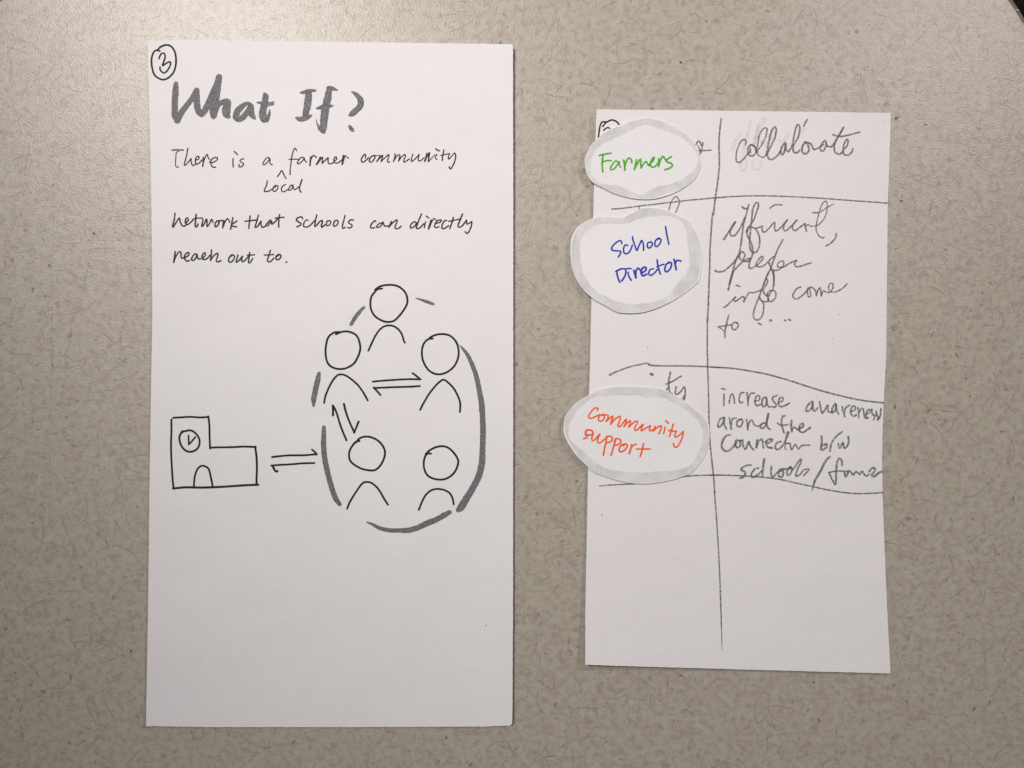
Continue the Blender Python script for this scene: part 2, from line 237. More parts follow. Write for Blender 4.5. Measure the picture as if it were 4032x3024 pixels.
  ('E6', 26, '680,990 720,960 760,965 720,1000 690,1000 710,1050 760,1060'), ('E6', 22, '860,985 810,1000 795,1060 830,1075 880,1030'), ('E6', 18, '880,1030 920,950 950,880 930,880 915,960 905,1050 920,1080'), ('E6', 20, '915,1010 960,1010 980,1080 1020,1020 1060,1070 1100,1030 1190,1028'),
  ('E6', 26, '1325,925 1325,1000 1320,1080 1380,1050 1380,1015 1330,1030'), ('E6', 22, '1560,875 1500,920 1440,1000 1420,1095'), ('E6', 24, '1515,1010 1530,1060 1570,1000 1580,1060 1610,1050 1635,990 1630,930'),
  # schools/farms
  ('E6', 24, '515,1255 450,1265 400,1305 450,1340 430,1390 385,1405'), ('E6', 22, '600,1290 560,1300 520,1360 540,1395 600,1360 640,1320'), ('E6', 26, '668,1185 655,1270 645,1390'), ('E6', 22, '750,1270 745,1350 760,1390 810,1350 850,1300'),
  ('E6', 24, '880,1310 840,1330 835,1385 870,1390 885,1340 860,1305 920,1300'), ('E6', 24, '975,1280 935,1310 930,1360 960,1365 985,1310 965,1275 940,1300'), ('E6', 20, '985,1320 1030,1260 1080,1190 1090,1215 1050,1300 1030,1380 1080,1360 1120,1310 1180,1305 1120,1375'),
  ('E6', 28, '1420,1160 1370,1210 1310,1330 1250,1430 1215,1550,14'), ('E6', 24, '1560,1255 1555,1200 1525,1180 1500,1230 1490,1330 1490,1420 1480,1475 1440,1410 1410,1340'), ('E6', 20, '1415,1340 1480,1325 1580,1325'),
  ('E6', 24, '1620,1325 1590,1340 1600,1390 1625,1350 1640,1320 1680,1360'), ('E6', 22, '1690,1370 1720,1330 1760,1360 1790,1330 1830,1380 1870,1360'), ('E6', 26, '1870,1330 1910,1285 1940,1310 1900,1370 1930,1385 1980,1345 2020,1328')]),
 ('pencil_speck', 'pencil', [('S', 3.5, '2370,2024 2371,2028')]),
 ('pencil_speck', 'pencil', [('S', 2.8, '3279,1332 3281,1333')]),
 ('pencil_speck', 'pencil', [('S', 2.8, '3303,1237 3304,1240')]),
 ('pencil_speck', 'pencil', [('S', 2.8, '2649,2197 2651,2198')]),
 ('pencil_speck', 'pencil', [('S', 2.8, '3479,477 3480,478')]),
 ('pencil_speck', 'pencil', [('S', 2.8, '2550,1365 2551,1369')]),
 ('erased_writing', 'faint', [('E1', 22, '510,170 480,300 440,450 420,600'), ('E1', 22, '610,180 585,300 550,420'), ('E1', 20, '400,640 400,710 430,730 460,690 470,600'), ('E1', 20, '540,620 530,690 570,720 620,710 635,620'), ('E1', 30, '380,330 330,420 310,490'), ('E1', 40, '660,150 600,280 570,420'), ('E1', 24, '940,310 900,380 820,390'), ('E1', 26, '700,330 760,360 700,440 640,400'), ('E1', 18, '1140,220 1100,300')]),
]
CUTS = [  # outer outline, inner edge of the grey marker border, lettering
 dict(f='E0', outer='155,860 165,800 200,720 240,640 315,565 400,480 520,400 680,330 850,270 1040,235 1120,245 1250,275 1400,340 1550,420 1680,520 1770,640 1815,740 1835,850 1830,960 1790,1060 1720,1150 1620,1230 1500,1305 1350,1365 1200,1405 1050,1420 900,1412 720,1375 560,1320 420,1250 290,1185 220,1110 175,1000',
  inner='250,870 300,740 400,640 520,570 700,480 870,390 1000,345 1100,350 1300,420 1480,480 1620,560 1720,660 1780,740 1805,850 1775,960 1700,1040 1600,1110 1450,1180 1250,1225 1100,1290 950,1345 800,1290 700,1240 550,1210 400,1190 300,1115 240,1060',
  ink='green', text=[('E0', 26, '370,782 440,765 535,748'), ('E0', 26, '425,770 412,850 412,930 418,1020'), ('E0', 24, '410,880 470,858 540,858'),
   ('E0', 24, '650,890 610,860 560,910 528,970 545,990 590,970 635,910 655,870 660,920 675,950'), ('E0', 30, '722,850 735,920 738,995'), ('E0', 26, '740,930 770,850 800,820 835,850 838,888'),
   ('E0', 24, '910,845 890,920 875,990'), ('E0', 26, '875,985 920,900 965,835 970,900 975,965'), ('E0', 24, '975,965 1010,905 1050,870 1075,920 1100,930'), ('E0', 24, '1090,910 1150,860 1165,805 1130,840 1110,900 1130,950 1180,940 1225,880'),
   ('E0', 28, '1230,830 1235,890 1230,940'), ('E0', 26, '1235,920 1255,850 1290,795 1320,830 1345,870'), ('E0', 26, '1415,800 1350,840 1350,875 1410,895 1430,930 1390,965 1320,990')]),
 dict(f='E2', outer='92,630 160,470 270,380 380,330 460,310 560,310 680,322 780,310 880,265 980,215 1060,192 1180,195 1300,215 1420,255 1530,310 1625,360 1690,450 1750,550 1785,670 1805,800 1800,960 1780,1090 1755,1160 1650,1250 1530,1340 1380,1430 1200,1510 1050,1555 920,1570 800,1570 690,1550 560,1480 400,1390 290,1300 190,1170 130,1040 95,890',
  inner='220,640 260,540 330,470 430,420 560,405 720,415 850,390 1000,335 1150,305 1300,300 1400,315 1480,340 1550,400 1600,500 1620,640 1640,800 1635,950 1590,1070 1500,1170 1420,1270 1330,1360 1200,1410 1050,1440 900,1445 750,1430 600,1380 470,1310 350,1210 270,1080 225,930 212,780',
  ink='blue', text=[('E2', 22, '758,660 750,630 720,625 660,670 625,720 640,750 700,755 745,765 735,800 712,835'), ('E2', 22, '835,685 800,680 780,730 790,785 830,790 870,750 895,680'), ('E2', 22, '898,570 905,620 930,690 955,750 985,680 1020,620 1040,680 1042,750'),
   ('E2', 22, '1145,640 1100,650 1090,690 1110,720 1150,690 1155,650 1130,640'), ('E2', 22, '1250,595 1200,620 1190,680 1215,700 1255,660 1270,610 1240,590 1210,610'), ('E2', 22, '1330,440 1345,540 1372,670'),
   ('E2', 24, '680,1025 740,995 790,990 812,1020 800,1080 755,1150'), ('E2', 24, '690,1015 700,1080 730,1165'), ('E2', 22, '840,1035 850,1090 880,1140'), ('E2', 20, '800,995 850,985 880,988'), ('E2', 28, '915,1010 930,1060 942,1108'), ('E2', 24, '940,1090 945,1020 970,980 1000,1010'),
   ('E2', 26, '1010,1050 1070,1010 1070,970 1030,980 1010,1030 1030,1080 1085,1060'), ('E2', 22, '1170,990 1130,1000 1110,1050 1135,1075 1190,1040 1220,1000'), ('E2', 24, '1220,875 1230,960 1262,1058'), ('E2', 20, '1215,965 1260,945 1310,930'), ('E2', 24, '1390,905 1340,930 1320,1000 1345,1030 1395,980 1405,915 1365,905'), ('E2', 26, '1440,865 1455,930 1468,1000'), ('E2', 24, '1455,925 1480,880 1530,890')]),
 dict(f='E5', outer='60,850 85,720 200,580 290,520 380,470 480,415 620,385 800,372 1000,380 1160,395 1270,415 1350,455 1450,505 1560,575 1660,650 1760,740 1815,830 1825,950 1815,1080 1770,1200 1700,1310 1620,1400 1500,1465 1350,1510 1150,1545 1000,1552 850,1540 680,1500 530,1450 430,1410 330,1325 200,1190 110,1050 65,950',
  inner='130,850 170,760 240,650 320,580 420,510 560,490 700,485 900,485 1100,505 1250,510 1340,545 1450,600 1560,670 1650,750 1710,830 1745,920 1740,1040 1690,1150 1620,1280 1530,1350 1400,1390 1200,1410 950,1410 700,1390 560,1360 450,1290 330,1190 220,1090 140,1010 120,930',
  ink='orange', text=[('E5', 20, '468,665 470,635 430,640 385,690 360,740 390,760 440,740 495,715'), ('E5', 20, '535,720 495,730 480,775 505,795 545,770 550,730 520,712 590,720'), ('E5', 22, '600,730 590,770 570,800 620,755 655,735 640,790 628,830'), ('E5', 20, '628,830 680,770 740,735 740,780 715,850 745,858'),
   ('E5', 20, '745,858 790,800 815,770 810,820 785,860 840,805 870,790 860,830 845,868 900,815 945,790 950,820 920,870 925,905 960,895'), ('E5', 20, '960,890 1020,830 1000,880 1000,910 1050,880 1110,850 1095,890 1110,910 1150,890'), ('E5', 22, '1165,860 1155,890 1140,915 1190,870 1240,850 1235,890 1212,945'),
   ('E5', 20, '1285,865 1280,900 1268,945'), ('E5', 22, '1295,790 1325,818'), ('E5', 22, '1385,830 1365,900 1340,975'), ('E5', 20, '1325,905 1370,915 1425,915'), ('E5', 20, '1425,915 1405,960 1410,985 1450,970 1505,920'), ('E5', 20, '1508,920 1490,1000 1450,1085 1410,1110 1390,1080 1388,1060'),
   ('E5', 22, '325,930 340,900 390,905 415,930 390,960 320,960'), ('E5', 20, '345,905 320,930 345,960 340,990 300,1005'), ('E5', 20, '400,905 415,940 400,1000 410,1030 440,1010 485,960 500,950 475,1000 470,1045 500,1055 545,1020'),
   ('E5', 22, '580,980 570,1060 555,1120 540,1205'), ('E5', 20, '560,1010 600,975 645,990 640,1030 590,1055'), ('E5', 22, '690,1005 670,1080 650,1150 632,1205'), ('E5', 20, '670,1040 700,1005 745,1020 745,1060 690,1085'),
   ('E5', 22, '800,1070 750,1090 730,1140 750,1165 800,1140 830,1095 810,1070 780,1090'), ('E5', 24, '880,1080 870,1130 852,1185'), ('E5', 20, '865,1150 890,1095 940,1070'), ('E5', 22, '1025,1065 1010,1140 985,1220'), ('E5', 20, '940,1130 1020,1130 1110,1130')]),
]
# ================================== helpers ==================================
MM = 0.001
def w(x, y, z=0.0):
    """photo pixel + height (m) -> world point"""
    k = (H - z) / H
    return Vector(((x - 2016.0) * PX * k, -(y - 1512.0) * PX * k, z))

def tag(o, label=None, cat=None, group=None, kind=None):
    if label: o['label'] = label
    if cat: o['category'] = cat
    if group: o['group'] = group
    if kind: o['kind'] = kind
    return o

def obj(name, verts, faces, mats, parent=None, midx=None, smooth=False):
    me = bpy.data.meshes.new(name); me.from_pydata([tuple(v) for v in verts], [], faces)
    for m in (mats if isinstance(mats, (list, tuple)) else [mats]): me.materials.append(m)
    if midx: me.polygons.foreach_set('material_index', midx)
    if smooth: me.polygons.foreach_set('use_smooth', [True] * len(me.polygons))
    me.update()
    o = bpy.data.objects.new(name, me); COL.objects.link(o)
    if parent: o.parent = parent
    return o

def catmull(pts, closed=False, step=2.5):
    """pts: tuples; returns resampled smooth polyline"""
    n = len(pts); out = []
    if n < 3 and not closed:
        a, b = pts; L = math.hypot(b[0] - a[0], b[1] - a[1]); m = max(2, int(L / step))
        return [tuple(a[k] + (b[k] - a[k]) * i / m for k in range(len(a))) for i in range(m + 1)]
    segs = n if closed else n - 1
    for i in range(segs):
        p1, p2 = pts[i % n], pts[(i + 1) % n]
        p0 = pts[(i - 1) % n] if (closed or i > 0) else p1
        p3 = pts[(i + 2) % n] if (closed or i + 2 < n) else p2
        L = math.hypot(p2[0] - p1[0], p2[1] - p1[1])
        m = max(1, int(round(L / step)))
        for j in range(m):
            t = j / m; t2 = t * t; t3 = t2 * t
            out.append(tuple(0.5 * ((2 * b) + (c - a) * t + (2 * a - 5 * b + 4 * c - d) * t2 + (3 * b - a - 3 * c + d) * t3)
                             for a, b, c, d in zip(p0, p1, p2, p3)))
    if not closed: out.append(tuple(pts[-1]))
    return out

def parse(fr, s, width=None):
    ox, oy, sc = FR[fr]; out = []
    for tok in s.split():
        v = [float(t) for t in tok.split(',')]
        p = (ox + v[0] / sc, oy + v[1] / sc)
        if width is not None: p += ((v[2] if len(v) > 2 else width) / sc,)
        out.append(p)
    return out

class Ink:
    """collects flat pen strokes lying on a sheet: ribbons with round ends, every stroke a few microns above the last"""
    def __init__(self, zf, base=0.012 * MM): self.v = []; self.f = []; self.zf = zf; self.n = 0; self.base = base
    def z(self, x, y, k): return self.zf(x, y) + self.base + k
    def stroke(self, pts, rough=0.08, step=2.5):
        lift = (self.n % 26) * 0.0016 * MM; self.n += 1
        P = catmull(pts, step=step); N = len(P); b = len(self.v); j1 = j2 = 0.0
        for i, (x, y, wd) in enumerate(P):
            a, c = P[max(0, i - 1)], P[min(N - 1, i + 1)]
            dx, dy = c[0] - a[0], c[1] - a[1]; L = math.hypot(dx, dy) or 1.0
            nx, ny = -dy / L, dx / L
            j1 = 0.55 * j1 + R.uniform(-rough, rough); j2 = 0.55 * j2 + R.uniform(-rough, rough)
            h1, h2 = max(0.4, wd) * 0.5 * (1 + j1), max(0.4, wd) * 0.5 * (1 + j2); k = lift + i * 0.00012 * MM
            for s, hh in ((1, h1), (-1, h2)):
                px, py = x + nx * s * hh, y + ny * s * hh
                self.v.append(w(px, py, self.z(px, py, k)))
            if i: q = b + 2 * i; self.f.append((q - 2, q - 1, q + 1, q))
        for end in (0, N - 1):
            x, y, wd = P[end]; a = P[1] if end == 0 else P[N - 2]
            dx, dy = x - a[0], y - a[1]; L = math.hypot(dx, dy) or 1.0; ang = math.atan2(dy, dx)
            k = lift + end * 0.00012 * MM + (0.0004 * MM if end else -0.0004 * MM)
            c0 = len(self.v); rr = max(0.4, wd) * 0.5
            for t in range(9):
                th = ang - math.pi / 2 + math.pi * t / 8; r = rr * (1 + R.uniform(-rough, rough))
                px, py = x + math.cos(th) * r, y + math.sin(th) * r
                self.v.append(w(px, py, self.z(px, py, k)))
            self.f.append(tuple(range(c0 + 8, c0 - 1, -1)))
    def poly(self, pts, rough=0.8, step=3.0):
        lift = (self.n % 26) * 0.0016 * MM; self.n += 1
        P = [(x + R.uniform(-rough, rough), y + R.uniform(-rough, rough)) for x, y in catmull(pts, True, step)]
        b = len(self.v); self.v += [w(x, y, self.z(x, y, lift)) for x, y in P]
        for t in tessellate_polygon([[Vector((x, -y, 0)) for x, y in P]]):
            A, B, C_ = (P[i] for i in t)
            cr = (B[0] - A[0]) * (C_[1] - A[1]) - (B[1] - A[1]) * (C_[0] - A[0])
            self.f.append(tuple(b + i for i in (t if cr < 0 else t[::-1])))
    def band(self, outer, inner, n=220, rough=0.5):
        """ring between two closed outlines (grey marker rim), built about their common centre"""
        cx = sum(p[0] for p in inner) / len(inner); cy = sum(p[1] for p in inner) / len(inner)
        def polar(pts):
            pts = catmull(pts, True, 2.0); res = []
            an = [(math.atan2(y - cy, x - cx), math.hypot(x - cx, y - cy)) for x, y in pts]; an.sort()
            for i in range(n):
                th = -math.pi + 2 * math.pi * i / n
                res.append(min(an, key=lambda q: abs(q[0] - th))[1])
            return res
        ro, ri = polar(outer), polar(inner); b = len(self.v); nr = 5; jo = ji = 0.0
        for i in range(n):
            th = -math.pi + 2 * math.pi * i / n
            jo = 0.8 * jo + R.uniform(-1.6, 1.6); ji = 0.8 * ji + R.uniform(-1.5, 1.5)
            ro_ = ro[i] - 1.2 - 0.5 * abs(jo) - 5.0 * max(0, math.sin(th * 2 + cx)) ** 6
            ri_ = min(ri[i] + ji, ro_ - 2)
            for q in range(nr):
                r = ro_ + (ri_ - ro_) * q / (nr - 1)
                px, py = cx + math.cos(th) * r, cy + math.sin(th) * r
                self.v.append(w(px, py, self.z(px, py, 0)))
        for i in range(n):
            a, c = b + i * nr, b + ((i + 1) % n) * nr
            for q in range(nr - 1): self.f.append((a + q, a + q + 1, c + q + 1, c + q))
    def build(self, name, mat, parent, label=None):
        # normals up
        fs = []
        for f in self.f:
            A, B, C_ = self.v[f[0]], self.v[f[1]], self.v[f[2]]
            if (B - A).cross(C_ - A).z < 0: f = f[::-1]
            fs.append(f)
        o = obj(name, self.v, fs, mat, parent)
        if label: o['label'] = label
        return o

def in_poly(x, y, P):
    c = False; j = len(P) - 1
    for i in range(len(P)):
        if (P[i][1] > y) != (P[j][1] > y) and x < (P[j][0] - P[i][0]) * (y - P[i][1]) / (P[j][1] - P[i][1]) + P[i][0]: c = not c
        j = i
    return c

def sheet(name, outline, zf, thick, mat, cell=40.0, jit=0.6, smooth_outline=False, parent=None):
    """paper sheet: true outline, top follows zf, real thickness, slightly irregular cut edge"""
    if smooth_outline: P = catmull(outline, True, 6.0)
    else:
        P = []
        for i, a in enumerate(outline):
            b = outline[(i + 1) % len(outline)]; L = math.hypot(b[0] - a[0], b[1] - a[1]); m = max(1, int(L / 7))
            for k in range(m): P.append((a[0] + (b[0] - a[0]) * k / m, a[1] + (b[1] - a[1]) * k / m))
    P = [(x + R.uniform(-jit, jit), y + R.uniform(-jit, jit)) for x, y in P]
    n = len(P)
    bm = bmesh.new()
    rim = [bm.verts.new((x, -y, 0)) for x, y in P]
    face = bm.faces.new(rim); bm.normal_update()
    if face.normal.z < 0: face.normal_flip()
    xs = [p[0] for p in P]; ys = [p[1] for p in P]
    # cut the face with a grid so that it can bend
    for axis, lo, hi in ((0, min(xs), max(xs)), (1, min(ys), max(ys))):
        t = lo + cell
        while t < hi - cell * 0.3:
            co = (t, 0, 0) if axis == 0 else (0, -t, 0); no = (1, 0, 0) if axis == 0 else (0, 1, 0)
            bmesh.ops.bisect_plane(bm, geom=bm.verts[:] + bm.edges[:] + bm.faces[:], plane_co=co, plane_no=no, dist=1e-4)
            t += cell
    top = bm.faces[:]
    for f in top: f.smooth = True
    ext = bmesh.ops.extrude_face_region(bm, geom=top)
    low = [g for g in ext['geom'] if isinstance(g, bmesh.types.BMVert)]
    lowset = set(low)
    for v in bm.verts:
        x, y = v.co.x, -v.co.y; z = zf(x, y) - (thick if v in lowset else 0.0)
        v.co = w(x, y, zf(x, y)); v.co.z = z
    bmesh.ops.recalc_face_normals(bm, faces=bm.faces[:])
    for f in bm.faces:
        if abs(f.normal.z) < 0.6:
            f.smooth = False
            for e in f.edges: e.smooth = False
    me = bpy.data.meshes.new(name); bm.to_mesh(me); bm.free(); me.materials.append(mat)
    o = bpy.data.objects.new(name, me); COL.objects.link(o)
    if parent: o.parent = parent
    return o

# ================================== materials ==================================
def mat(name):
    m = bpy.data.materials.new(name); m.use_nodes = True; nt = m.node_tree
    return m, nt, nt.nodes['Principled BSDF']
def node(nt, t, **kw):
    n = nt.nodes.new(t)
    for k, v in kw.items():
        if k in n.inputs: n.inputs[k].default_value = v
        else: setattr(n, k, v)
    return n
def noise(nt, scale, detail=2.0, rough=0.5, dist=0.0):
    tc = nt.nodes.get('TC') or nt.nodes.new('ShaderNodeNewGeometry'); tc.name = 'TC'
    n = nt.nodes.new('ShaderNodeTexNoise')
    n.inputs['Scale'].default_value = scale; n.inputs['Detail'].default_value = detail
    n.inputs['Roughness'].default_value = rough; n.inputs['Distortion'].default_value = dist
    nt.links.new(tc.outputs['Position'], n.inputs['Vector'])
    return n
def ramp(nt, src, stops):
    r = nt.nodes.new('ShaderNodeValToRGB'); e = r.color_ramp.elements
    while len(e) < len(stops): e.new(0.5)
    for el, (p, c) in zip(e, stops): el.position = p; el.color = (*c, 1) if len(c) == 3 else c
    nt.links.new(src, r.inputs['Fac']); return r
def bump(nt, bsdf, src, strength, dist):
    b = nt.nodes.new('ShaderNodeBump'); b.inputs['Strength'].default_value = strength; b.inputs['Distance'].default_value = dist
    nt.links.new(src, b.inputs['Height']); nt.links.new(b.outputs['Normal'], bsdf.inputs['Normal']); return b

def paper_mat(name, col):
    m, nt, p = mat(name)
    n1 = noise(nt, 900, 3.0); r = ramp(nt, n1.outputs['Fac'], [(0.3, tuple(c * 0.965 for c in col)), (0.7, col)])
    nt.links.new(r.outputs['Color'], p.inputs['Base Color'])
    p.inputs['Roughness'].default_value = 0.75; p.inputs['Specular IOR Level'].default_value = 0.25
    n2 = noise(nt, 2600, 3.0, 0.6); n3 = noise(nt, 32, 2.0)
    b1 = bump(nt, p, n2.outputs['Fac'], 0.35, 0.00003)
    b2 = node(nt, 'ShaderNodeBump'); b2.inputs['Strength'].default_value = 0.40; b2.inputs['Distance'].default_value = 0.0026
    nt.links.new(n3.outputs['Fac'], b2.inputs['Height']); nt.links.new(b2.outputs['Normal'], b1.inputs['Normal'])
    return m
def ink_mat(name, c0, c1, scale, alpha=1.0, alpha_var=0.0, ascale=5000, rough=0.6):
    m, nt, p = mat(name)
    n = noise(nt, scale, 3.0, 0.65); r = ramp(nt, n.outputs['Fac'], [(0.36, c0), (0.62, c1)])
    nt.links.new(r.outputs['Color'], p.inputs['Base Color'])
    p.inputs['Roughness'].default_value = rough; p.inputs['Specular IOR Level'].default_value = 0.2
    if alpha < 1.0:
        n2 = noise(nt, ascale, 2.0, 0.7)
        r2 = ramp(nt, n2.outputs['Fac'], [(0.33, (max(0, alpha - alpha_var),) * 3), (0.67, (min(1, alpha + alpha_var),) * 3)])
        nt.links.new(r2.outputs['Color'], p.inputs['Alpha'])
    return m
M_paper = paper_mat('white_card_stock', (0.815, 0.812, 0.82))
M_paper2 = paper_mat('white_card_paper', (0.815, 0.808, 0.818))
M_cut = paper_mat('cut_out_paper', (0.835, 0.835, 0.845))
INK = {
 'marker': ink_mat('black_marker_ink', (0.010, 0.009, 0.008), (0.022, 0.020, 0.018), 3000, 0.97, 0.03),
 'pen': ink_mat('black_pen_ink', (0.014, 0.012, 0.016), (0.045, 0.04, 0.05), 2200, 0.88, 0.12, 3500),
 'brush': ink_mat('grey_brush_ink', (0.105, 0.103, 0.115), (0.235, 0.23, 0.245), 2000, 0.93, 0.06, 3000),
 'pencil': ink_mat('graphite', (0.11, 0.108, 0.108), (0.21, 0.205, 0.205), 2500, 0.62, 0.32, 1500, 0.5),
 'faint': ink_mat('erased_graphite', (0.2, 0.2, 0.2), (0.3, 0.3, 0.3), 1200, 0.07, 0.06, 900),
 'green': ink_mat('green_pen_ink', (0.06, 0.34, 0.015), (0.13, 0.52, 0.04), 2500, 0.93, 0.07),
 'blue': ink_mat('blue_pen_ink', (0.018, 0.034, 0.36), (0.04, 0.07, 0.54), 2500, 0.95, 0.05),
 'orange': ink_mat('orange_pen_ink', (0.93, 0.11, 0.02), (0.97, 0.18, 0.05), 2500, 0.93, 0.07),
 'rim': ink_mat('pale_grey_marker', (0.44, 0.44, 0.445), (0.54, 0.54, 0.545), 300, 0.20, 0.09, 190),
}
def table_mats():
    out = []
    def finish(nt, p):
        p.inputs['Roughness'].default_value = 0.41; p.inputs['Specular IOR Level'].default_value = 0.75
        v = noise(nt, 1700, 2.0, 0.5); v2 = noise(nt, 4200, 1.0, 0.5)
        b1 = bump(nt, p, v.outputs['Fac'], 0.6, 0.00014)
        b2 = node(nt, 'ShaderNodeBump'); b2.inputs['Strength'].default_value = 0.3; b2.inputs['Distance'].default_value = 0.00005
        nt.links.new(v2.outputs['Fac'], b2.inputs['Height']); nt.links.new(b2.outputs['Normal'], b1.inputs['Normal'])
    m, nt, p = mat('beige_laminate')
    a = noise(nt, 190, 4.0, 0.6, 0.3); r1 = ramp(nt, a.outputs['Fac'], [(0.32, (0.402, 0.343, 0.288)), (0.42, (0.414, 0.374, 0.312)), (0.55, (0.420, 0.390, 0.324)), (0.68, (0.442, 0.402, 0.343))])
    b = noise(nt, 520, 4.0, 0.65); r2 = ramp(nt, b.outputs['Fac'], [(0.35, (0.82, 0.815, 0.81)), (0.5, (1.0, 1.0, 1.0)), (0.66, (1.10, 1.10, 1.10))])
    mx = node(nt, 'ShaderNodeMix'); mx.data_type = 'RGBA'; mx.blend_type = 'MULTIPLY'; mx.inputs['Factor'].default_value = 1.0
    nt.links.new(r1.outputs['Color'], mx.inputs[6]); nt.links.new(r2.outputs['Color'], mx.inputs[7])
    nt.links.new(mx.outputs[2], p.inputs['Base Color']); finish(nt, p); out.append(m)
    for nm, c in (('fibre_tan', (0.295, 0.248, 0.196)), ('fibre_brown', (0.25, 0.205, 0.158)), ('fibre_grey', (0.335, 0.295, 0.25)),
                  ('fleck_brown', (0.21, 0.168, 0.125)), ('fleck_dark', (0.03, 0.032, 0.026)), ('fibre_pale', (0.475, 0.425, 0.345))):
        m, nt, p = mat(nm); n = noise(nt, 500, 2.0)
        r = ramp(nt, n.outputs['Fac'], [(0.35, c), (0.65, tuple(x * 0.42 + y * 0.58 for x, y in zip(c, (0.418, 0.38, 0.318))) if nm != 'fleck_dark' else c)])
        nt.links.new(r.outputs['Color'], p.inputs['Base Color']); finish(nt, p); out.append(m)
    return out
TM = table_mats()
M_edge, nt_, p_ = mat('grey_brown_edge_band'); p_.inputs['Base Color'].default_value = (0.21, 0.17, 0.14, 1); p_.inputs['Roughness'].default_value = 0.5
n_ = noise(nt_, 300); bump(nt_, p_, n_.outputs['Fac'], 0.2, 0.0002)
M_floor, nt_, p_ = mat('dark_carpet'); n_ = noise(nt_, 60, 4.0)
r_ = ramp(nt_, n_.outputs['Fac'], [(0.35, (0.018, 0.015, 0.013)), (0.7, (0.05, 0.042, 0.036))]); nt_.links.new(r_.outputs['Color'], p_.inputs['Base Color']); p_.inputs['Roughness'].default_value = 0.9

# ================================== setting ==================================
fl = obj('floor', [(-2, -2, -0.72), (2, -2, -0.72), (2, 2, -0.72), (-2, 2, -0.72)], [(0, 1, 2, 3)], M_floor); tag(fl, kind='structure')

def corner(cx, cy, r, a0, a1, n=28): return [(cx + r * math.cos(math.radians(a0 + (a1 - a0) * i / n)), cy + r * math.sin(math.radians(a0 + (a1 - a0) * i / n))) for i in range(n + 1)]
# outline in photo pixels (y down): two rounded far corners, deep near side
TABLE = corner(3407, 419, 700, 0, -90) + corner(454, 541, 700, -90, -180) + corner(363, 4300, 600, 180, 90) + corner(3507, 4300, 600, 90, 0)
tv = [w(x, y, 0) for x, y in TABLE]; n = len(tv)
verts = list(tv); faces = [tuple(range(n))]; mi = [0]
if (verts[1] - verts[0]).cross(verts[2] - verts[1]).z < 0: faces = [tuple(range(n - 1, -1, -1))]
rt = random.Random(11)
def add_fibre(x, y, L, wd, curl, ang, m, zi):
    """one decorative laminate fibre: a thin curved hair printed in the laminate"""
    N = max(5, int(L / 9)); b = len(verts); c = curl; k = rt.uniform(-0.03, 0.03)
    for i in range(N + 1):
        t = i / N; hw = wd * 0.5 * min(1.0, 0.35 + 3 * min(t, 1 - t)) * rt.uniform(0.7, 1.25)
        nx, ny = -math.sin(ang), math.cos(ang)
        z = zi
        verts.append(w(x + nx * hw, y + ny * hw, z)); verts.append(w(x - nx * hw, y - ny * hw, z))
        if i:
            q = b + 2 * i
            faces.append((q - 2, q, q + 1, q - 1)); mi.append(m)
        x += math.cos(ang) * L / N; y += math.sin(ang) * L / N
        c += rt.gauss(0, 0.02) + k * 0.2; ang += c
def add_fleck(x, y, r, m, zi, el=1.0, rot=0.0):
    b = len(verts); N = 7
    for i in range(N):
        th = 2 * math.pi * i / N; rr = r * rt.uniform(0.6, 1.2)
        ax, ay = math.cos(th) * rr * el, math.sin(th) * rr
        verts.append(w(x + ax * math.cos(rot) - ay * math.sin(rot), y + ax * math.sin(rot) + ay * math.cos(rot), zi))
    faces.append(tuple(range(b + N - 1, b - 1, -1))); mi.append(m)
def rnd_xy():
    while True:
        x, y = rt.uniform(-140, 4170), rt.uniform(-140, 3164)
        if in_poly(x, y, TABLE): return x, y
cnt = 0
def zlev():
    global cnt; cnt += 1; return (0.002 + (cnt % 97) * 0.00035) * MM
for _ in range(1300):
    x, y = rnd_xy(); add_fibre(x, y, rt.uniform(25, 110), rt.uniform(2.5, 5.0), rt.gauss(0, 0.09), rt.gauss(0.15, 1.0), rt.choice((1, 1, 3, 3)), zlev())
for _ in range(620):
    x, y = rnd_xy(); add_fibre(x, y, rt.uniform(55, 160), rt.uniform(2.2, 4.0), rt.gauss(0, 0.06), rt.gauss(0.2, 0.95), rt.choice((1, 1, 2, 3)), zlev())
for _ in range(330):
    x, y = rnd_xy(); add_fibre(x, y, rt.uniform(22, 60), rt.uniform(3.5, 6), rt.gauss(0, 0.05), rt.gauss(0.15, 0.9), rt.choice((1, 2, 2)), zlev())
for _ in range(3200):
    x, y = rnd_xy(); add_fleck(x, y, rt.uniform(2.5, 6.5), rt.choice((1, 3, 3, 1)), zlev(), rt.uniform(1, 2.6), rt.uniform(0, 3.1))
for _ in range(520):
    x, y = rnd_xy(); add_fleck(x, y, rt.uniform(3, 8), rt.choice((2, 4)), zlev(), rt.uniform(1, 2.0), rt.uniform(0, 3.1))
for _ in range(1900):
    x, y = rnd_xy(); add_fleck(x, y, rt.uniform(4, 11), 3, zlev(), rt.uniform(1, 2.2), rt.uniform(0, 3.1))
for x, y, r, el in ((3529, 466, 7, 1.2), (3538, 461, 5, 0.6), (2681, 245, 5, 1.3), (2104, 463, 2, 1), (3968, 396, 3.5, 1), (518, 2564, 4, 1.4), (1913, 2464, 3, 1)):
    add_fleck(x, y, r, 5, zlev(), el, 0.9)
sv = len(verts); sy = [640 + 1420 * i / 40 for i in range(41)]      # the long straight scratch near the near-left side
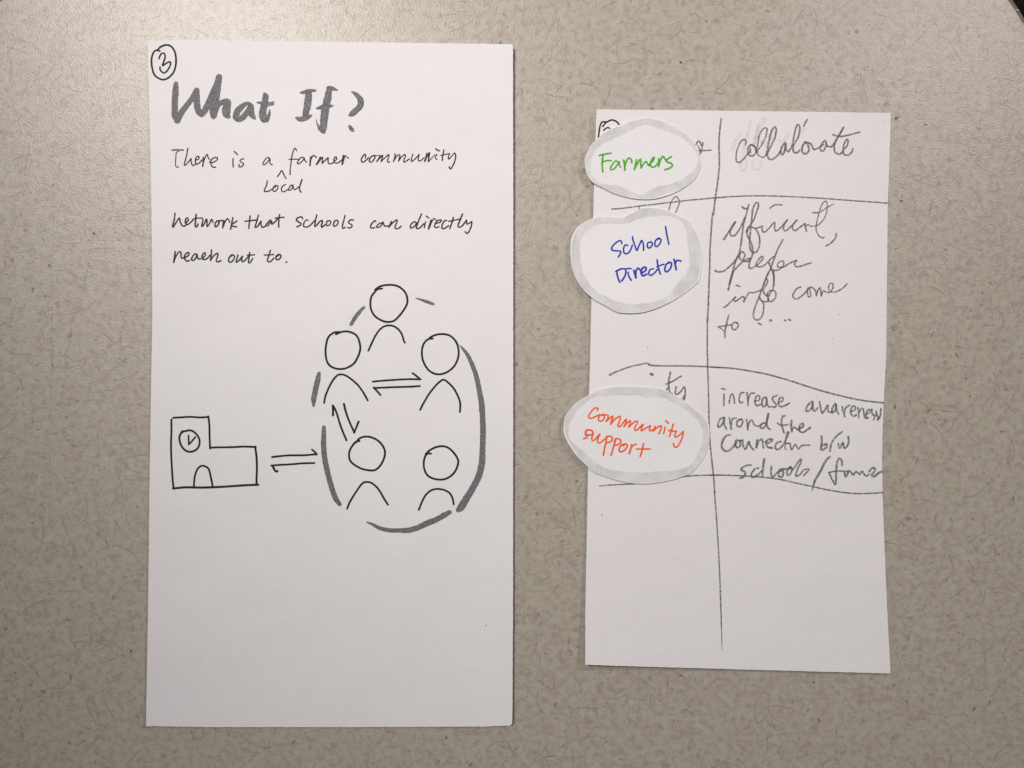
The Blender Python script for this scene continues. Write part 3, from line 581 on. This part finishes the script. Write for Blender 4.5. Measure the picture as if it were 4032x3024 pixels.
for i, y in enumerate(sy):
    xx = 214 - 20 * i / 40 + rt.uniform(-0.8, 0.8); hw = rt.uniform(0.4, 1.3)
    verts += [w(xx - hw, y, 0.001 * MM), w(xx + hw, y, 0.001 * MM)]
    if i: q = sv + 2 * i; faces.append((q - 2, q, q + 1, q - 1)); mi.append(1)
table = obj('tabletop', verts, faces, TM, midx=mi); tag(table, kind='structure')
# edge band of the table: a rounded grey-brown strip all round, a real lip below the laminate
prof = [(0.0, -0.00005), (0.0012, -0.0004), (0.0024, -0.0016), (0.0030, -0.004), (0.0030, -0.026), (0.0012, -0.029), (-0.004, -0.029)]
ev, ef = [], []; ctr = [(p.x, p.y) for p in tv]
for i in range(n):
    a, c = Vector(ctr[i - 1]), Vector(ctr[(i + 1) % n]); d = (c - a).normalized(); nrm = Vector((d.y, -d.x))
    if nrm.dot(Vector(ctr[i])) < 0: nrm = -nrm
    for off, z in prof: ev.append((ctr[i][0] + nrm.x * off, ctr[i][1] + nrm.y * off, z))
k = len(prof)
for i in range(n):
    j = (i + 1) % n
    for q in range(k - 1): ef.append((i * k + q, i * k + q + 1, j * k + q + 1, j * k + q))
eb = obj('edge_band', ev, ef, M_edge, table, smooth=True)

# ================================== left card ==================================
LOUT = [(581, 160), (800, 158.5), (1060, 162), (1500, 167), (2014, 174), (2020, 180), (2020, 462), (2021, 679), (2021, 1400), (2020, 2400), (2018, 2762), (2016.5, 2848), (2008, 2857),
        (1900, 2861), (1400, 2863), (840, 2863), (575, 2859), (583.5, 2364), (589, 1882), (597, 1400), (600, 1236), (598, 962), (593.5, 648), (587, 374), (582, 200)]
def zL(x, y):
    u = (x - 1300.0) / 720.0; v = (y - 1510.0) / 1350.0
    return (0.62 + 0.65 * abs(u) ** 3 * (1.1 if u > 0 else 0.55) + 0.30 * abs(v) ** 4 + 0.10 * math.sin(x / 310.0) * math.sin(y / 420.0 + 1)) * MM
card = sheet('paper_card', LOUT, zL, 0.36 * MM, M_paper)
tag(card, 'larger white card headed What If? with a school and five people drawn in marker', 'card', 'hand-lettered cards on the table')
def write(parts, zf, parent, polys=()):
    for name, ink, strokes in parts:
        I = Ink(zf)
        for fr, wd, s in strokes:
            pts = parse(fr, s, wd * {'pen': 1.12, 'pencil': 0.98, 'faint': 1.7}.get(ink, 1.0))
            I.stroke(pts, rough={'brush': 0.05, 'marker': 0.06, 'pen': 0.10}.get(ink, 0.13))
        for pn, fr, s in polys:
            if pn == name: I.poly(parse(fr, s))
        I.build(name, INK[ink], parent)
write(LEFT, zL, card, LEFT_POLY)

# ================================== right card ==================================
ROUT = [(2354, 430.5), (2700, 434), (3100, 439), (3507.7, 444.7), (3505.7, 523), (3500, 695), (3496, 798), (3492, 1150), (3489.5, 1400), (3479, 1589), (3474, 1744), (3473.5, 1800), (3475, 1950),
        (3478, 2031), (3486, 2234), (3495, 2437), (3506.6, 2652), (2950, 2637), (2400, 2621), (2304.5, 2617), (2305, 2400), (2314, 1921), (2320, 1537), (2324, 1400), (2327, 1260), (2336, 850), (2339, 728), (2345, 546), (2348, 438)]
def zR(x, y):
    u = min(1.0, max(0.0, (x - 2320.0) / 1180.0)); v = (y - 430.0) / 2200.0; q = 2 * v - 1
    return (0.50 + (1 - u) ** 3 * (0.40 + 1.9 * min(1.2, abs(q)) ** 4) + 0.55 * max(0, v) ** 8 * (0.4 + 0.6 * u) + 0.06 * math.sin(x / 240.0 + y / 380.0)) * MM
card2 = sheet('paper_card', ROUT, zR, 0.26 * MM, M_paper2)
tag(card2, 'smaller white card ruled in pencil with columns of handwriting, under three cut-outs', 'card', 'hand-lettered cards on the table')
write(RIGHT, zR, card2)

# ================================== cut-outs ==================================
LBL = ['oval white paper cut-out lettered Farmers in green, topmost on the pencilled card',
       'kidney-shaped white paper cut-out lettered School Director in blue on the pencilled card',
       'oval white paper cut-out lettered Community support in orange, lowest on the pencilled card']
for c, lb in zip(CUTS, LBL):
    outer, inner = parse(c['f'], c['outer']), parse(c['f'], c['inner'])
    cx = sum(p[0] for p in outer) / len(outer); cy = sum(p[1] for p in outer) / len(outer)
    rx = (max(p[0] for p in outer) - min(p[0] for p in outer)) / 2; ry = (max(p[1] for p in outer) - min(p[1] for p in outer)) / 2
    def zC(x, y, cx=cx, cy=cy, rx=rx, ry=ry):
        u, v = (x - cx) / rx, (y - cy) / ry; d = min(1.2, u * u + v * v)
        return zR(x, y) + (0.24 + 0.12 * d * d + 0.35 * max(0, -u) ** 2 + 0.10 * max(0, v) ** 3) * MM
    o = sheet('paper_cutout', outer, zC, 0.16 * MM, M_cut, cell=24.0, jit=0.35, smooth_outline=True)
    tag(o, lb, 'paper cut-out', 'cut-out paper bubbles on the pencilled card')
    I = Ink(zC, 0.008 * MM); I.band(outer, inner); I.build('marker_border', INK['rim'], o)
    I = Ink(zC, 0.016 * MM)
    for fr, wd, s in c['text']: I.stroke(parse(fr, s, wd), rough=0.08)
    I.build('lettering', INK[c['ink']], o)
